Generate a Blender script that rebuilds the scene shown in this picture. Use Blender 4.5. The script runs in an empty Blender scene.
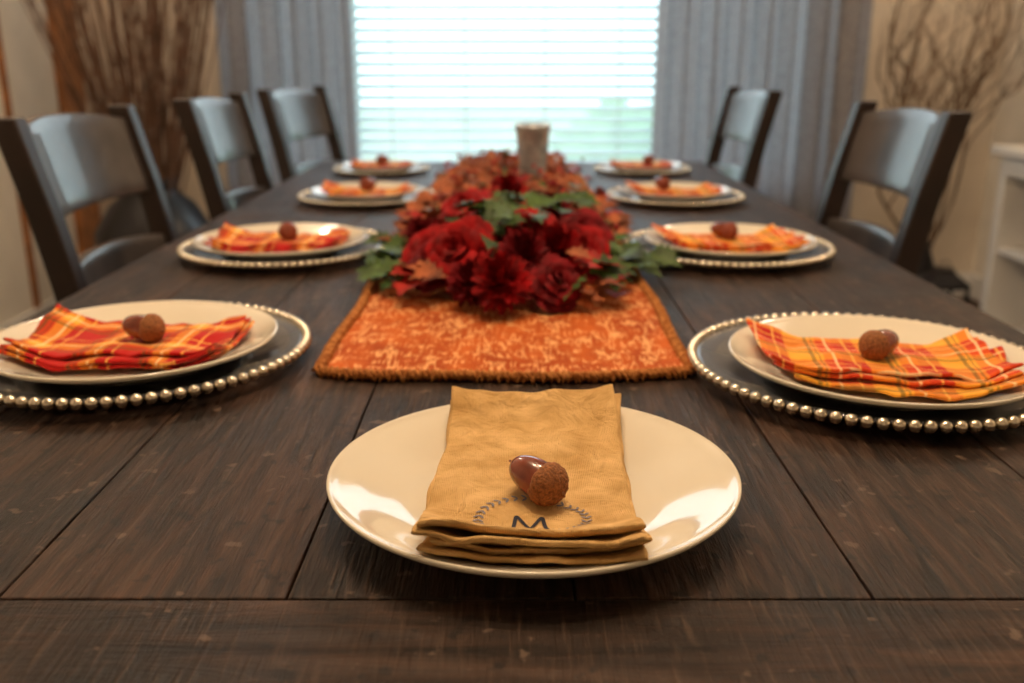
import bpy, bmesh, math, random
from mathutils import Vector, Matrix, noise
from mathutils.bvhtree import BVHTree
random.seed(7)
sc = bpy.context.scene
COL = sc.collection
try:
    sc.view_settings.view_transform = 'Standard'
    sc.view_settings.look = 'None'
except Exception as e:
    print(e)
TZ = 0.75

# ------------------------------------------------------------ materials
def newmat(name):
    m = bpy.data.materials.new(name); m.use_nodes = True
    nt = m.node_tree
    return m, nt, nt.nodes, nt.links, nt.nodes['Principled BSDF']

def plain(name, col, rough=0.5, metal=0.0, coat=0.0, spec=0.5, bump=0.0, bscale=60, var=0.0, vscale=8, trans=0.0, sheen=0.0):
    m, nt, N, L, P = newmat(name)
    P.inputs['Base Color'].default_value = (*col, 1)
    P.inputs['Roughness'].default_value = rough
    P.inputs['Metallic'].default_value = metal
    P.inputs['Coat Weight'].default_value = coat
    P.inputs['Specular IOR Level'].default_value = spec
    P.inputs['Transmission Weight'].default_value = trans
    P.inputs['Sheen Weight'].default_value = sheen
    tc = N.new('ShaderNodeTexCoord')
    if var > 0:
        n = N.new('ShaderNodeTexNoise'); n.inputs['Scale'].default_value = vscale; n.inputs['Detail'].default_value = 4
        L.new(tc.outputs['Object'], n.inputs['Vector'])
        r = N.new('ShaderNodeValToRGB')
        r.color_ramp.elements[0].position = .3; r.color_ramp.elements[1].position = .7
        r.color_ramp.elements[0].color = (*[max(0, c*(1-var)) for c in col], 1)
        r.color_ramp.elements[1].color = (*[min(1, c*(1+var)) for c in col], 1)
        L.new(n.outputs['Fac'], r.inputs['Fac']); L.new(r.outputs['Color'], P.inputs['Base Color'])
    if bump > 0:
        n2 = N.new('ShaderNodeTexNoise'); n2.inputs['Scale'].default_value = bscale; n2.inputs['Detail'].default_value = 4
        L.new(tc.outputs['Object'], n2.inputs['Vector'])
        b = N.new('ShaderNodeBump'); b.inputs['Strength'].default_value = bump; b.inputs['Distance'].default_value = .002
        L.new(n2.outputs['Fac'], b.inputs['Height']); L.new(b.outputs['Normal'], P.inputs['Normal'])
    return m

def table_wood(name, along, gain=1.0):
    m, nt, N, L, P = newmat(name)
    tc = N.new('ShaderNodeTexCoord')
    at = N.new('ShaderNodeAttribute'); at.attribute_name = 'tone'
    off = N.new('ShaderNodeVectorMath'); off.operation = 'SCALE'; off.inputs[3].default_value = 7.0
    L.new(at.outputs['Color'], off.inputs[0])
    add = N.new('ShaderNodeVectorMath'); add.operation = 'ADD'
    L.new(tc.outputs['Object'], add.inputs[0]); L.new(off.outputs[0], add.inputs[1])
    mp = N.new('ShaderNodeMapping')
    mp.inputs['Scale'].default_value = (30, 3.2, 10) if along == 'Y' else (3.2, 30, 10)
    L.new(add.outputs[0], mp.inputs['Vector'])
    g = N.new('ShaderNodeTexNoise'); g.inputs['Scale'].default_value = 1.6; g.inputs['Detail'].default_value = 10; g.inputs['Roughness'].default_value = .70; g.inputs['Distortion'].default_value = 1.3
    L.new(mp.outputs[0], g.inputs['Vector'])
    r = N.new('ShaderNodeValToRGB'); cr = r.color_ramp
    cr.elements[0].position = .36; cr.elements[0].color = (.006*gain, .0030*gain, .0020*gain, 1)
    cr.elements[1].position = .72; cr.elements[1].color = (.084*gain, .042*gain, .025*gain, 1)
    e = cr.elements.new(.5); e.color = (.029*gain, .0140*gain, .0084*gain, 1)
    L.new(g.outputs['Fac'], r.inputs['Fac'])
    bl = N.new('ShaderNodeTexNoise'); bl.inputs['Scale'].default_value = 9; bl.inputs['Detail'].default_value = 7
    L.new(add.outputs[0], bl.inputs['Vector'])
    mr = N.new('ShaderNodeMapRange'); mr.inputs[1].default_value = .32; mr.inputs[2].default_value = .68; mr.inputs[3].default_value = .4; mr.inputs[4].default_value = 1.55
    L.new(bl.outputs['Fac'], mr.inputs[0])
    tn = N.new('ShaderNodeMapRange'); tn.inputs[3].default_value = .8; tn.inputs[4].default_value = 1.2
    L.new(at.outputs['Fac'], tn.inputs[0])
    mu = N.new('ShaderNodeMath'); mu.operation = 'MULTIPLY'; L.new(mr.outputs[0], mu.inputs[0]); L.new(tn.outputs[0], mu.inputs[1])
    sc_ = N.new('ShaderNodeVectorMath'); sc_.operation = 'SCALE'
    L.new(r.outputs['Color'], sc_.inputs[0]); L.new(mu.outputs[0], sc_.inputs[3])
    mp2 = N.new('ShaderNodeMapping'); mp2.inputs['Rotation'].default_value = (0, 0, .9)
    mp2.inputs['Scale'].default_value = (170, 14, 10)
    L.new(add.outputs[0], mp2.inputs['Vector'])
    nk = N.new('ShaderNodeTexNoise'); nk.inputs['Scale'].default_value = 1.5; nk.inputs['Detail'].default_value = 6
    L.new(mp2.outputs[0], nk.inputs['Vector'])
    nr = N.new('ShaderNodeMapRange'); nr.inputs[1].default_value = .54; nr.inputs[2].default_value = .70; nr.inputs[4].default_value = .7
    L.new(nk.outputs['Fac'], nr.inputs[0])
    mx = N.new('ShaderNodeMix'); mx.data_type = 'RGBA'
    L.new(nr.outputs[0], mx.inputs[0]); L.new(sc_.outputs[0], mx.inputs[6]); mx.inputs[7].default_value = (.092*gain, .057*gain, .039*gain, 1)
    vo = N.new('ShaderNodeTexNoise'); vo.inputs['Scale'].default_value = 60; vo.inputs['Detail'].default_value = 3
    L.new(add.outputs[0], vo.inputs['Vector'])
    vr = N.new('ShaderNodeMapRange'); vr.inputs[1].default_value = .66; vr.inputs[2].default_value = .71; vr.inputs[4].default_value = .7
    L.new(vo.outputs['Fac'], vr.inputs[0])
    mx2 = N.new('ShaderNodeMix'); mx2.data_type = 'RGBA'
    L.new(vr.outputs[0], mx2.inputs[0]); L.new(mx.outputs[2], mx2.inputs[6]); mx2.inputs[7].default_value = (.17*gain, .115*gain, .085*gain, 1)
    vd = N.new('ShaderNodeMapRange'); vd.inputs[1].default_value = .38; vd.inputs[2].default_value = .32; vd.inputs[4].default_value = .8
    L.new(vo.outputs['Fac'], vd.inputs[0])
    mx3 = N.new('ShaderNodeMix'); mx3.data_type = 'RGBA'
    L.new(vd.outputs[0], mx3.inputs[0]); L.new(mx2.outputs[2], mx3.inputs[6]); mx3.inputs[7].default_value = (.006, .003, .002, 1)
    L.new(mx3.outputs[2], P.inputs['Base Color'])
    a2 = N.new('ShaderNodeMath'); a2.operation = 'MULTIPLY_ADD'; a2.inputs[1].default_value = 1.0
    L.new(nk.outputs['Fac'], a2.inputs[0]); L.new(g.outputs['Fac'], a2.inputs[2])
    b = N.new('ShaderNodeBump'); b.inputs['Strength'].default_value = .9; b.inputs['Distance'].default_value = .003
    L.new(a2.outputs[0], b.inputs['Height']); L.new(b.outputs['Normal'], P.inputs['Normal'])
    rr = N.new('ShaderNodeMapRange'); rr.inputs[3].default_value = .34; rr.inputs[4].default_value = .6
    L.new(bl.outputs['Fac'], rr.inputs[0]); L.new(rr.outputs[0], P.inputs['Roughness'])
    P.inputs['Specular IOR Level'].default_value = .30
    return m

def plaid(name, phx, phy, warm):
    m, nt, N, L, P = newmat(name)
    tc = N.new('ShaderNodeTexCoord'); sep = N.new('ShaderNodeSeparateXYZ')
    L.new(tc.outputs['Object'], sep.inputs[0])
    red = (.50, .012, .010, 1); org = (.70, .085, .012, 1); yel = (.92, .42, .045, 1)
    per = .066
    bands = []; fr = []
    for ax, ph in ((0, phx), (1, phy)):
        a = N.new('ShaderNodeMath'); a.operation = 'MULTIPLY_ADD'; a.inputs[1].default_value = 1/per; a.inputs[2].default_value = ph + 10
        L.new(sep.outputs[ax], a.inputs[0])
        f = N.new('ShaderNodeMath'); f.operation = 'FRACT'; L.new(a.outputs[0], f.inputs[0]); fr.append(f)
        r = N.new('ShaderNodeValToRGB'); cr = r.color_ramp; cr.interpolation = 'CONSTANT'
        cr.elements[0].position = 0; cr.elements[0].color = red
        cr.elements[1].position = .30 if warm else .58; cr.elements[1].color = yel if warm else org
        e = cr.elements.new(.76 if warm else .76); e.color = org if warm else yel
        L.new(f.outputs[0], r.inputs['Fac']); bands.append(r)
    mx = N.new('ShaderNodeMix'); mx.data_type = 'RGBA'; mx.inputs[0].default_value = .5
    L.new(bands[0].outputs['Color'], mx.inputs[6]); L.new(bands[1].outputs['Color'], mx.inputs[7])
    last = mx.outputs[2]
    for i in (0, 1):
        for (p0, p1, col, k) in ((.14, .17, (1.0, .62, .14, 1), .6), (.60, .655, (.05, .07, .02, 1), .6), (.70, .725, (.06, .05, .02, 1), .5), (.88, .915, (1, .8, .45, 1), .65)):
            g1 = N.new('ShaderNodeMath'); g1.operation = 'GREATER_THAN'; g1.inputs[1].default_value = p0; L.new(fr[i].outputs[0], g1.inputs[0])
            g2 = N.new('ShaderNodeMath'); g2.operation = 'LESS_THAN'; g2.inputs[1].default_value = p1; L.new(fr[i].outputs[0], g2.inputs[0])
            mm = N.new('ShaderNodeMath'); mm.operation = 'MULTIPLY'; L.new(g1.outputs[0], mm.inputs[0]); L.new(g2.outputs[0], mm.inputs[1])
            m2 = N.new('ShaderNodeMath'); m2.operation = 'MULTIPLY'; m2.inputs[1].default_value = k; L.new(mm.outputs[0], m2.inputs[0])
            x = N.new('ShaderNodeMix'); x.data_type = 'RGBA'; L.new(m2.outputs[0], x.inputs[0]); L.new(last, x.inputs[6]); x.inputs[7].default_value = col
            last = x.outputs[2]
    L.new(last, P.inputs['Base Color'])
    P.inputs['Roughness'].default_value = .9; P.inputs['Sheen Weight'].default_value = .1; P.inputs['Specular IOR Level'].default_value = .2
    n = N.new('ShaderNodeTexNoise'); n.inputs['Scale'].default_value = 700
    L.new(tc.outputs['Object'], n.inputs['Vector'])
    b = N.new('ShaderNodeBump'); b.inputs['Strength'].default_value = .3; b.inputs['Distance'].default_value = .0006
    L.new(n.outputs['Fac'], b.inputs['Height'])
    n5 = N.new('ShaderNodeTexNoise'); n5.inputs['Scale'].default_value = 34; n5.inputs['Detail'].default_value = 4; n5.inputs['Distortion'].default_value = .8
    L.new(tc.outputs['Object'], n5.inputs['Vector'])
    b2 = N.new('ShaderNodeBump'); b2.inputs['Strength'].default_value = .8; b2.inputs['Distance'].default_value = .004
    L.new(n5.outputs['Fac'], b2.inputs['Height']); L.new(b.outputs['Normal'], b2.inputs['Normal'])
    L.new(b2.outputs['Normal'], P.inputs['Normal'])
    return m

def woven(name, c0, c1, scale, stretch, bumpd, thresh=(.35, .7), c2=None, wrinkle=0):
    m, nt, N, L, P = newmat(name)
    tc = N.new('ShaderNodeTexCoord')
    mp = N.new('ShaderNodeMapping'); mp.inputs['Scale'].default_value = stretch
    L.new(tc.outputs['Object'], mp.inputs['Vector'])
    n = N.new('ShaderNodeTexNoise'); n.inputs['Scale'].default_value = scale; n.inputs['Detail'].default_value = 6
    L.new(mp.outputs[0], n.inputs['Vector'])
    r = N.new('ShaderNodeValToRGB'); cr = r.color_ramp
    cr.elements[0].position = thresh[0]; cr.elements[0].color = (*c0, 1)
    cr.elements[1].position = thresh[1]; cr.elements[1].color = (*c1, 1)
    L.new(n.outputs['Fac'], r.inputs['Fac'])
    last = r.outputs['Color']
    if c2:
        # fine pale slub threads: narrow, mostly lengthwise, wandering and forking
        wn = N.new('ShaderNodeTexNoise'); wn.inputs['Scale'].default_value = 30; wn.inputs['Detail'].default_value = 4
        L.new(tc.outputs['Object'], wn.inputs['Vector'])
        ws = N.new('ShaderNodeVectorMath'); ws.operation = 'SCALE'; ws.inputs[3].default_value = .012
        L.new(wn.outputs['Color'], ws.inputs[0])
        wa = N.new('ShaderNodeVectorMath'); wa.operation = 'ADD'; L.new(tc.outputs['Object'], wa.inputs[0]); L.new(ws.outputs[0], wa.inputs[1])
        facs = []
        for (sx, sy, rz_, lo, hi, mlo) in ((150, 20, .10, .025, .13, .46), (170, 24, -.45, .02, .10, .53)):
            mp2 = N.new('ShaderNodeMapping'); mp2.inputs['Scale'].default_value = (sx, sy, .001); mp2.inputs['Rotation'].default_value = (0, 0, rz_)
            L.new(wa.outputs[0], mp2.inputs['Vector'])
            v = N.new('ShaderNodeTexVoronoi'); v.feature = 'DISTANCE_TO_EDGE'; v.inputs['Scale'].default_value = 1.0
            L.new(mp2.outputs[0], v.inputs['Vector'])
            vr = N.new('ShaderNodeMapRange'); vr.inputs[1].default_value = hi; vr.inputs[2].default_value = lo; vr.inputs[3].default_value = 0; vr.inputs[4].default_value = 1
            L.new(v.outputs['Distance'], vr.inputs[0])
            mk = N.new('ShaderNodeTexNoise'); mk.inputs['Scale'].default_value = 45+sx*.1; mk.inputs['Detail'].default_value = 4
            L.new(tc.outputs['Object'], mk.inputs['Vector'])
            mk2 = N.new('ShaderNodeMapRange'); mk2.inputs[1].default_value = mlo; mk2.inputs[2].default_value = mlo+.10; mk2.inputs[4].default_value = .85
            L.new(mk.outputs['Fac'], mk2.inputs[0])
            mu = N.new('ShaderNodeMath'); mu.operation = 'MULTIPLY'; L.new(vr.outputs[0], mu.inputs[0]); L.new(mk2.outputs[0], mu.inputs[1])
            facs.append(mu)
        mm = N.new('ShaderNodeMath'); mm.operation = 'MAXIMUM'; L.new(facs[0].outputs[0], mm.inputs[0]); L.new(facs[1].outputs[0], mm.inputs[1])
        mx = N.new('ShaderNodeMix'); mx.data_type = 'RGBA'
        L.new(mm.outputs[0], mx.inputs[0]); L.new(last, mx.inputs[6]); mx.inputs[7].default_value = (*c2, 1)
        last = mx.outputs[2]
    L.new(last, P.inputs['Base Color'])
    P.inputs['Roughness'].default_value = .85; P.inputs['Specular IOR Level'].default_value = .25
    w1 = N.new('ShaderNodeTexWave'); w1.inputs['Scale'].default_value = bumpd[1]; w1.bands_direction = 'X'; w1.inputs['Distortion'].default_value = 1
    w2 = N.new('ShaderNodeTexWave'); w2.inputs['Scale'].default_value = bumpd[1]; w2.bands_direction = 'Y'; w2.inputs['Distortion'].default_value = 1
    L.new(tc.outputs['Object'], w1.inputs['Vector']); L.new(tc.outputs['Object'], w2.inputs['Vector'])
    ad = N.new('ShaderNodeMath'); ad.operation = 'ADD'; L.new(w1.outputs['Fac'], ad.inputs[0]); L.new(w2.outputs['Fac'], ad.inputs[1])
    ad2 = N.new('ShaderNodeMath'); ad2.operation = 'ADD'; L.new(ad.outputs[0], ad2.inputs[0]); L.new(n.outputs['Fac'], ad2.inputs[1])
    b = N.new('ShaderNodeBump'); b.inputs['Strength'].default_value = .6; b.inputs['Distance'].default_value = bumpd[0]
    L.new(ad2.outputs[0], b.inputs['Height'])
    if wrinkle:
        n5 = N.new('ShaderNodeTexNoise'); n5.inputs['Scale'].default_value = 34; n5.inputs['Detail'].default_value = 5; n5.inputs['Distortion'].default_value = 1.2
        L.new(tc.outputs['Object'], n5.inputs['Vector'])
        b2 = N.new('ShaderNodeBump'); b2.inputs['Strength'].default_value = .9; b2.inputs['Distance'].default_value = wrinkle
        L.new(n5.outputs['Fac'], b2.inputs['Height']); L.new(b.outputs['Normal'], b2.inputs['Normal'])
        L.new(b2.outputs['Normal'], P.inputs['Normal'])
    else:
        L.new(b.outputs['Normal'], P.inputs['Normal'])
    return m

def curtain_mat(name, col, tr):
    m, nt, N, L, P = newmat(name)
    tc = N.new('ShaderNodeTexCoord')
    mp = N.new('ShaderNodeMapping'); mp.inputs['Scale'].default_value = (60, 60, 130)
    L.new(tc.outputs['Object'], mp.inputs['Vector'])
    n = N.new('ShaderNodeTexNoise'); n.inputs['Scale'].default_value = 1; n.inputs['Detail'].default_value = 3
    L.new(mp.outputs[0], n.inputs['Vector'])
    r = N.new('ShaderNodeValToRGB')
    r.color_ramp.elements[0].position = .3; r.color_ramp.elements[1].position = .7
    r.color_ramp.elements[0].color = (*[c*.75 for c in col], 1); r.color_ramp.elements[1].color = (*[c*1.2 for c in col], 1)
    L.new(n.outputs['Fac'], r.inputs['Fac'])
    L.new(r.outputs['Color'], P.inputs['Base Color']); P.inputs['Roughness'].default_value = .9
    t = N.new('ShaderNodeBsdfTranslucent'); L.new(r.outputs['Color'], t.inputs['Color'])
    mx = N.new('ShaderNodeMixShader'); mx.inputs[0].default_value = tr
    L.new(P.outputs[0], mx.inputs[1]); L.new(t.outputs[0], mx.inputs[2])
    L.new(mx.outputs[0], N['Material Output'].inputs['Surface'])
    return m

def slat_mat(name):
    m, nt, N, L, P = newmat(name)
    P.inputs['Base Color'].default_value = (.85, .90, .94, 1); P.inputs['Roughness'].default_value = .5
    t = N.new('ShaderNodeBsdfTranslucent'); t.inputs['Color'].default_value = (.64, .80, .86, 1)
    mx = N.new('ShaderNodeMixShader'); mx.inputs[0].default_value = .5
    L.new(P.outputs[0], mx.inputs[1]); L.new(t.outputs[0], mx.inputs[2])
    L.new(mx.outputs[0], N['Material Output'].inputs['Surface'])
    return m

def pane_mat(name):
    m, nt, N, L, P = newmat(name)
    P.inputs['Roughness'].default_value = .05; P.inputs['Base Color'].default_value = (.9, .95, 1, 1)
    t = N.new('ShaderNodeBsdfTransparent')
    mx = N.new('ShaderNodeMixShader'); mx.inputs[0].default_value = .05
    L.new(t.outputs[0], mx.inputs[1]); L.new(P.outputs[0], mx.inputs[2])
    L.new(mx.outputs[0], N['Material Output'].inputs['Surface'])
    return m

def clear_glass(name, base, tint, lo, hi, metal=.3):
    m, nt, N, L, P = newmat(name)
    P.inputs['Base Color'].default_value = (*base, 1); P.inputs['Roughness'].default_value = .08
    P.inputs['Metallic'].default_value = metal; P.inputs['Coat Weight'].default_value = .5
    t = N.new('ShaderNodeBsdfTransparent'); t.inputs['Color'].default_value = (*tint, 1)
    lw = N.new('ShaderNodeLayerWeight'); lw.inputs['Blend'].default_value = .35
    mr = N.new('ShaderNodeMapRange'); mr.inputs[3].default_value = lo; mr.inputs[4].default_value = hi
    L.new(lw.outputs['Fresnel'], mr.inputs[0])
    mx = N.new('ShaderNodeMixShader'); L.new(mr.outputs[0], mx.inputs[0])
    L.new(t.outputs[0], mx.inputs[1]); L.new(P.outputs[0], mx.inputs[2])
    L.new(mx.outputs[0], N['Material Output'].inputs['Surface'])
    return m

M = {}
M['wood_y'] = table_wood('table_wood_long', 'Y')
M['wood_x'] = table_wood('table_wood_cross', 'X')
M['chair'] = plain('espresso_wood', (.016, .0075, .0055), rough=.45, coat=.05, var=.4, vscale=12, bump=.2, bscale=90)
M['chairsheen'] = plain('espresso_wood_sheen', (.060, .050, .048), rough=.36, coat=.6, var=.4, vscale=12, bump=.2, bscale=90)  # same wood, lighter and greyer: window sheen put into the base colour
M['plate'] = plain('cream_porcelain', (.78, .72, .60), rough=.10, coat=.6, bump=.02, bscale=10)
M['charger'] = clear_glass('clear_glass', (.30, .31, .34), (.85, .87, .90), .28, .85)
M['bead'] = plain('silver_gold_bead', (.74, .67, .55), rough=.22, metal=1.0, var=.15, vscale=80)
M['linen'] = woven('mustard_linen', (.57, .34, .12), (.82, .54, .24), 40, (1, 1, 1), (.0005, 260), wrinkle=.007)
M['runner'] = woven('rust_burlap', (.44, .075, .011), (.70, .155, .026), 26, (1, .6, 1), (.0018, 95), c2=(.98, .52, .22), wrinkle=.005)
M['rope'] = woven('braid', (.38, .11, .02), (.78, .34, .10), 160, (1, 1, 1), (.002, 240))
M['plaidA'] = plaid('plaid_red', .15, .2, False)
M['plaidB'] = plaid('plaid_gold', .55, .62, True)
M['nut'] = plain('acorn_nut', (.20, .035, .012), rough=.2, coat=.6, var=.35, vscale=90)
M['cap'] = plain('acorn_cap', (.30, .11, .035), rough=.8, bump=1.0, bscale=500, var=.5, vscale=500)
M['capred'] = plain('acorn_cap_red', (.24, .05, .022), rough=.7, bump=1.0, bscale=500, var=.5, vscale=400)
M['ink'] = plain('dark_thread', (.010, .012, .03), rough=.8, bump=.2)
M['inkgrey'] = plain('blue_grey_thread', (.22, .20, .22), rough=.8, bump=.2)
M['petal'] = plain('dark_red_petal', (.27, .002, .004), rough=.7, spec=.2, var=.6, vscale=50)
M['petal2'] = plain('wine_red_petal', (.17, .002, .006), rough=.7, spec=.2, var=.6, vscale=50)
M['redleaf'] = plain('red_leaf', (.30, .012, .006), rough=.6, spec=.25, var=.6, vscale=40)
M['greenleaf'] = plain('green_leaf', (.045, .085, .014), rough=.5, spec=.3, var=.7, vscale=40)
M['rustleaf'] = plain('rust_leaf', (.30, .085, .032), rough=.65, spec=.25, var=.8, vscale=30)
M['stem'] = plain('stem_brown', (.06, .03, .012), rough=.8, bump=.5)
M['silver'] = plain('silvered_metal', (.46, .50, .54), rough=.24, metal=.65, coat=.4, var=.35, vscale=45)
M['wall'] = plain('cream_paint', (.84, .78, .68), rough=.85, bump=.15, bscale=120, var=.05)
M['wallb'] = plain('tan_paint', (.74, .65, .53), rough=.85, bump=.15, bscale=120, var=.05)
M['ceil'] = plain('ceiling_paint', (.8, .76, .70), rough=.9, bump=.2)
M['trim'] = plain('white_trim', (.80, .78, .74), rough=.45, var=.04)
M['honey'] = plain('honey_wood', (.34, .13, .04), rough=.4, var=.4, vscale=14, bump=.3)
M['floor'] = table_wood('floor_wood', 'Y', 2.2)
M['curtain'] = curtain_mat('grey_linen_curtain', (.37, .36, .38), .5)
M['slat'] = slat_mat('blind_slat')
M['pane'] = pane_mat('window_glass')
M['black'] = plain('black_ceramic', (.012, .010, .012), rough=.35, var=.2, bump=.2)
M['twig'] = plain('twig_brown', (.15, .075, .042), rough=.8, var=.5, vscale=20, bump=.5)
M['twig2'] = plain('willow_brown', (.17, .10, .055), rough=.8, var=.5, vscale=20, bump=.5)
M['cab'] = plain('white_cabinet_paint', (.80, .77, .72), rough=.45, var=.05, bump=.1)
M['hedge'] = plain('hedge_green', (.20, .36, .18), rough=.9, var=.4, vscale=6, bump=.5)
M['grass'] = plain('lawn', (.40, .50, .36), rough=.95, var=.3, vscale=3)
M['candle'] = plain('wax', (.8, .72, .55), rough=.5, bump=.1)

# ------------------------------------------------------------ helpers
def mesh_obj(name, bm, mat=None, smooth=True, parent=None, loc=(0, 0, 0), rot=(0, 0, 0), bevel=0, sub=0):
    bmesh.ops.recalc_face_normals(bm, faces=bm.faces)
    me = bpy.data.meshes.new(name); bm.to_mesh(me); bm.free()
    if mat is not None:
        for mm in (mat if isinstance(mat, (list, tuple)) else [mat]): me.materials.append(mm)
    if smooth:
        for p in me.polygons: p.use_smooth = True
    ob = bpy.data.objects.new(name, me); COL.objects.link(ob)
    ob.location = loc; ob.rotation_euler = rot
    if parent: ob.parent = parent
    if bevel:
        b = ob.modifiers.new('bev', 'BEVEL'); b.width = bevel; b.segments = 2; b.limit_method = 'ANGLE'; b.angle_limit = .7
        b.harden_normals = False
    return ob

def empty(name, loc, rotz=0, parent=None):
    e = bpy.data.objects.new(name, None); e.empty_display_size = .05; COL.objects.link(e)
    e.location = loc; e.rotation_euler = (0, 0, rotz)
    if parent: e.parent = parent
    return e

def tag(o, label, cat, group=None):
    o['label'] = label; o['category'] = cat
    if group: o['group'] = group
    return o
def struct(o):
    o['kind'] = 'structure'; return o

def copy_tree(root, loc, rot=None):
    new = root.copy(); COL.objects.link(new); new.location = loc
    if rot is not None: new.rotation_euler = rot
    for c in root.children:
        n = c.copy(); COL.objects.link(n); n.parent = new
        n.matrix_parent_inverse = Matrix()
        for g in c.children:
            k = g.copy(); COL.objects.link(k); k.parent = n
    return new

def box(bm, x0, x1, y0, y1, z0, z1, mi=0):
    v = [bm.verts.new(p) for p in ((x0, y0, z0), (x1, y0, z0), (x1, y1, z0), (x0, y1, z0), (x0, y0, z1), (x1, y0, z1), (x1, y1, z1), (x0, y1, z1))]
    fs = []
    for f in ((0, 3, 2, 1), (4, 5, 6, 7), (0, 1, 5, 4), (1, 2, 6, 5), (2, 3, 7, 6), (3, 0, 4, 7)):
        q = bm.faces.new([v[i] for i in f]); q.material_index = mi; fs.append(q)
    return fs

def lathe(bm, prof, n=72, closed=False, cx=0, cy=0, cz=0):
    rings = []
    for r, z in prof:
        if r < 1e-6: rings.append([bm.verts.new((cx, cy, cz+z))])
        else: rings.append([bm.verts.new((cx+r*math.cos(2*math.pi*i/n), cy+r*math.sin(2*math.pi*i/n), cz+z)) for i in range(n)])
    pairs = list(zip(rings[:-1], rings[1:]))
    if closed: pairs.append((rings[-1], rings[0]))
    for a, b in pairs:
        for i in range(n):
            j = (i+1) % n
            if len(a) == 1 and len(b) == 1: break
            if len(a) == 1: bm.faces.new((a[0], b[i], b[j]))
            elif len(b) == 1: bm.faces.new((a[i], a[j], b[0]))
            else: bm.faces.new((a[i], a[j], b[j], b[i]))

def tube(bm, pts, radii, sides=6):
    rings = []
    for k, p in enumerate(pts):
        p = Vector(p)
        t = (Vector(pts[min(k+1, len(pts)-1)]) - Vector(pts[max(k-1, 0)])).normalized()
        a = t.cross(Vector((.31, .2, .93)))
        if a.length < .05: a = t.cross(Vector((1, 0, 0)))
        a.normalize(); b = t.cross(a)
        r = radii[k] if isinstance(radii, (list, tuple)) else radii
        rings.append([bm.verts.new(p + a*r*math.cos(2*math.pi*i/sides) + b*r*math.sin(2*math.pi*i/sides)) for i in range(sides)])
    for a, b in zip(rings[:-1], rings[1:]):
        for i in range(sides):
            j = (i+1) % sides; bm.faces.new((a[i], a[j], b[j], b[i]))
    bm.faces.new(list(reversed(rings[0]))); bm.faces.new(rings[-1])

def top_z(ob, x, y):
    bm = bmesh.new(); bm.from_mesh(ob.data); t = BVHTree.FromBMesh(bm); bm.free()
    h = t.ray_cast(Vector((x, y, 1)), Vector((0, 0, -1)))
    return h[0].z if h[0] else None

# ------------------------------------------------------------ room
XL, XR, YB, YF, ZC = -1.86, 2.10, 4.20, -2.0, 2.55
WX0, WX1, WZ0, WZ1 = -1.12, 1.30, .50, 2.15
bm = bmesh.new(); fs = box(bm, XL-.1, XR+.1, YF-.1, YB+.1, -.05, 0)
o = struct(mesh_obj('floor', bm, M['floor'], smooth=False))
bm = bmesh.new(); box(bm, XL-.1, XR+.1, YF-.1, YB+.1, ZC, ZC+.05); struct(mesh_obj('ceiling', bm, M['ceil'], False))
bm = bmesh.new(); box(bm, XL-.1, XL, YF, YB, 0, ZC); struct(mesh_obj('wall_left', bm, M['wall'], False))
bm = bmesh.new(); box(bm, XR, XR+.1, YF, YB, 0, ZC); struct(mesh_obj('wall_right', bm, M['wall'], False))
bm = bmesh.new(); box(bm, XL-.1, XR+.1, YF-.1, YF, 0, ZC); struct(mesh_obj('wall_front', bm, M['wall'], False))
bm = bmesh.new()
box(bm, XL-.1, WX0, YB, YB+.12, 0, ZC); box(bm, WX1, XR+.1, YB, YB+.12, 0, ZC)
box(bm, WX0, WX1, YB, YB+.12, 0, WZ0); box(bm, WX0, WX1, YB, YB+.12, WZ1, ZC)
struct(mesh_obj('wall_back', bm, M['wallb'], False))
bm = bmesh.new(); box(bm, XL, XL+.015, YF, YB-.015, 0, .11); struct(mesh_obj('baseboard_left', bm, M['trim'], False, bevel=.004))
bm = bmesh.new(); box(bm, XR-.015, XR, YF, YB-.015, 0, .11); struct(mesh_obj('baseboard_right', bm, M['trim'], False, bevel=.004))
bm = bmesh.new(); box(bm, XL, XR, YB-.015, YB, 0, .11); struct(mesh_obj('baseboard_back', bm, M['trim'], False, bevel=.004))
bm = bmesh.new()
box(bm, WX0, WX0+.05, YB+.03, YB+.10, WZ0, WZ1); box(bm, WX1-.05, WX1, YB+.03, YB+.10, WZ0, WZ1)
box(bm, WX0, WX1, YB+.03, YB+.10, WZ0, WZ0+.05); box(bm, WX0, WX1, YB+.03, YB+.10, WZ1-.05, WZ1)
box(bm, -.72, -.67, YB+.03, YB+.10, WZ0, WZ1); box(bm, .66, .71, YB+.03, YB+.10, WZ0, WZ1)
for f in box(bm, WX0+.04, WX1-.04, YB+.062, YB+.066, WZ0+.04, WZ1-.04): f.material_index = 1
struct(mesh_obj('window_1', bm, [M['trim'], M['pane']], False))
bm = bmesh.new()
box(bm, WX0-.08, WX0, YB-.018, YB, WZ0-.08, WZ1+.08); box(bm, WX1, WX1+.08, YB-.018, YB, WZ0-.08, WZ1+.08)
box(bm, WX0-.08, WX1+.08, YB-.018, YB, WZ1, WZ1+.08); box(bm, WX0-.09, WX1+.09, YB-.04, YB, WZ0-.03, WZ0)
struct(mesh_obj('trim_1', bm, M['trim'], False, bevel=.004))
bm = bmesh.new(); box(bm, XL, XL+.03, 3.97, 4.17, .11, 2.2); struct(mesh_obj('trim_2', bm, M['honey'], False, bevel=.004))
bm = bmesh.new(); box(bm, XL, XL+.012, 3.54, 3.58, .11, 2.2); struct(mesh_obj('trim_3', bm, M['honey'], False, bevel=.003))

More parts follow.
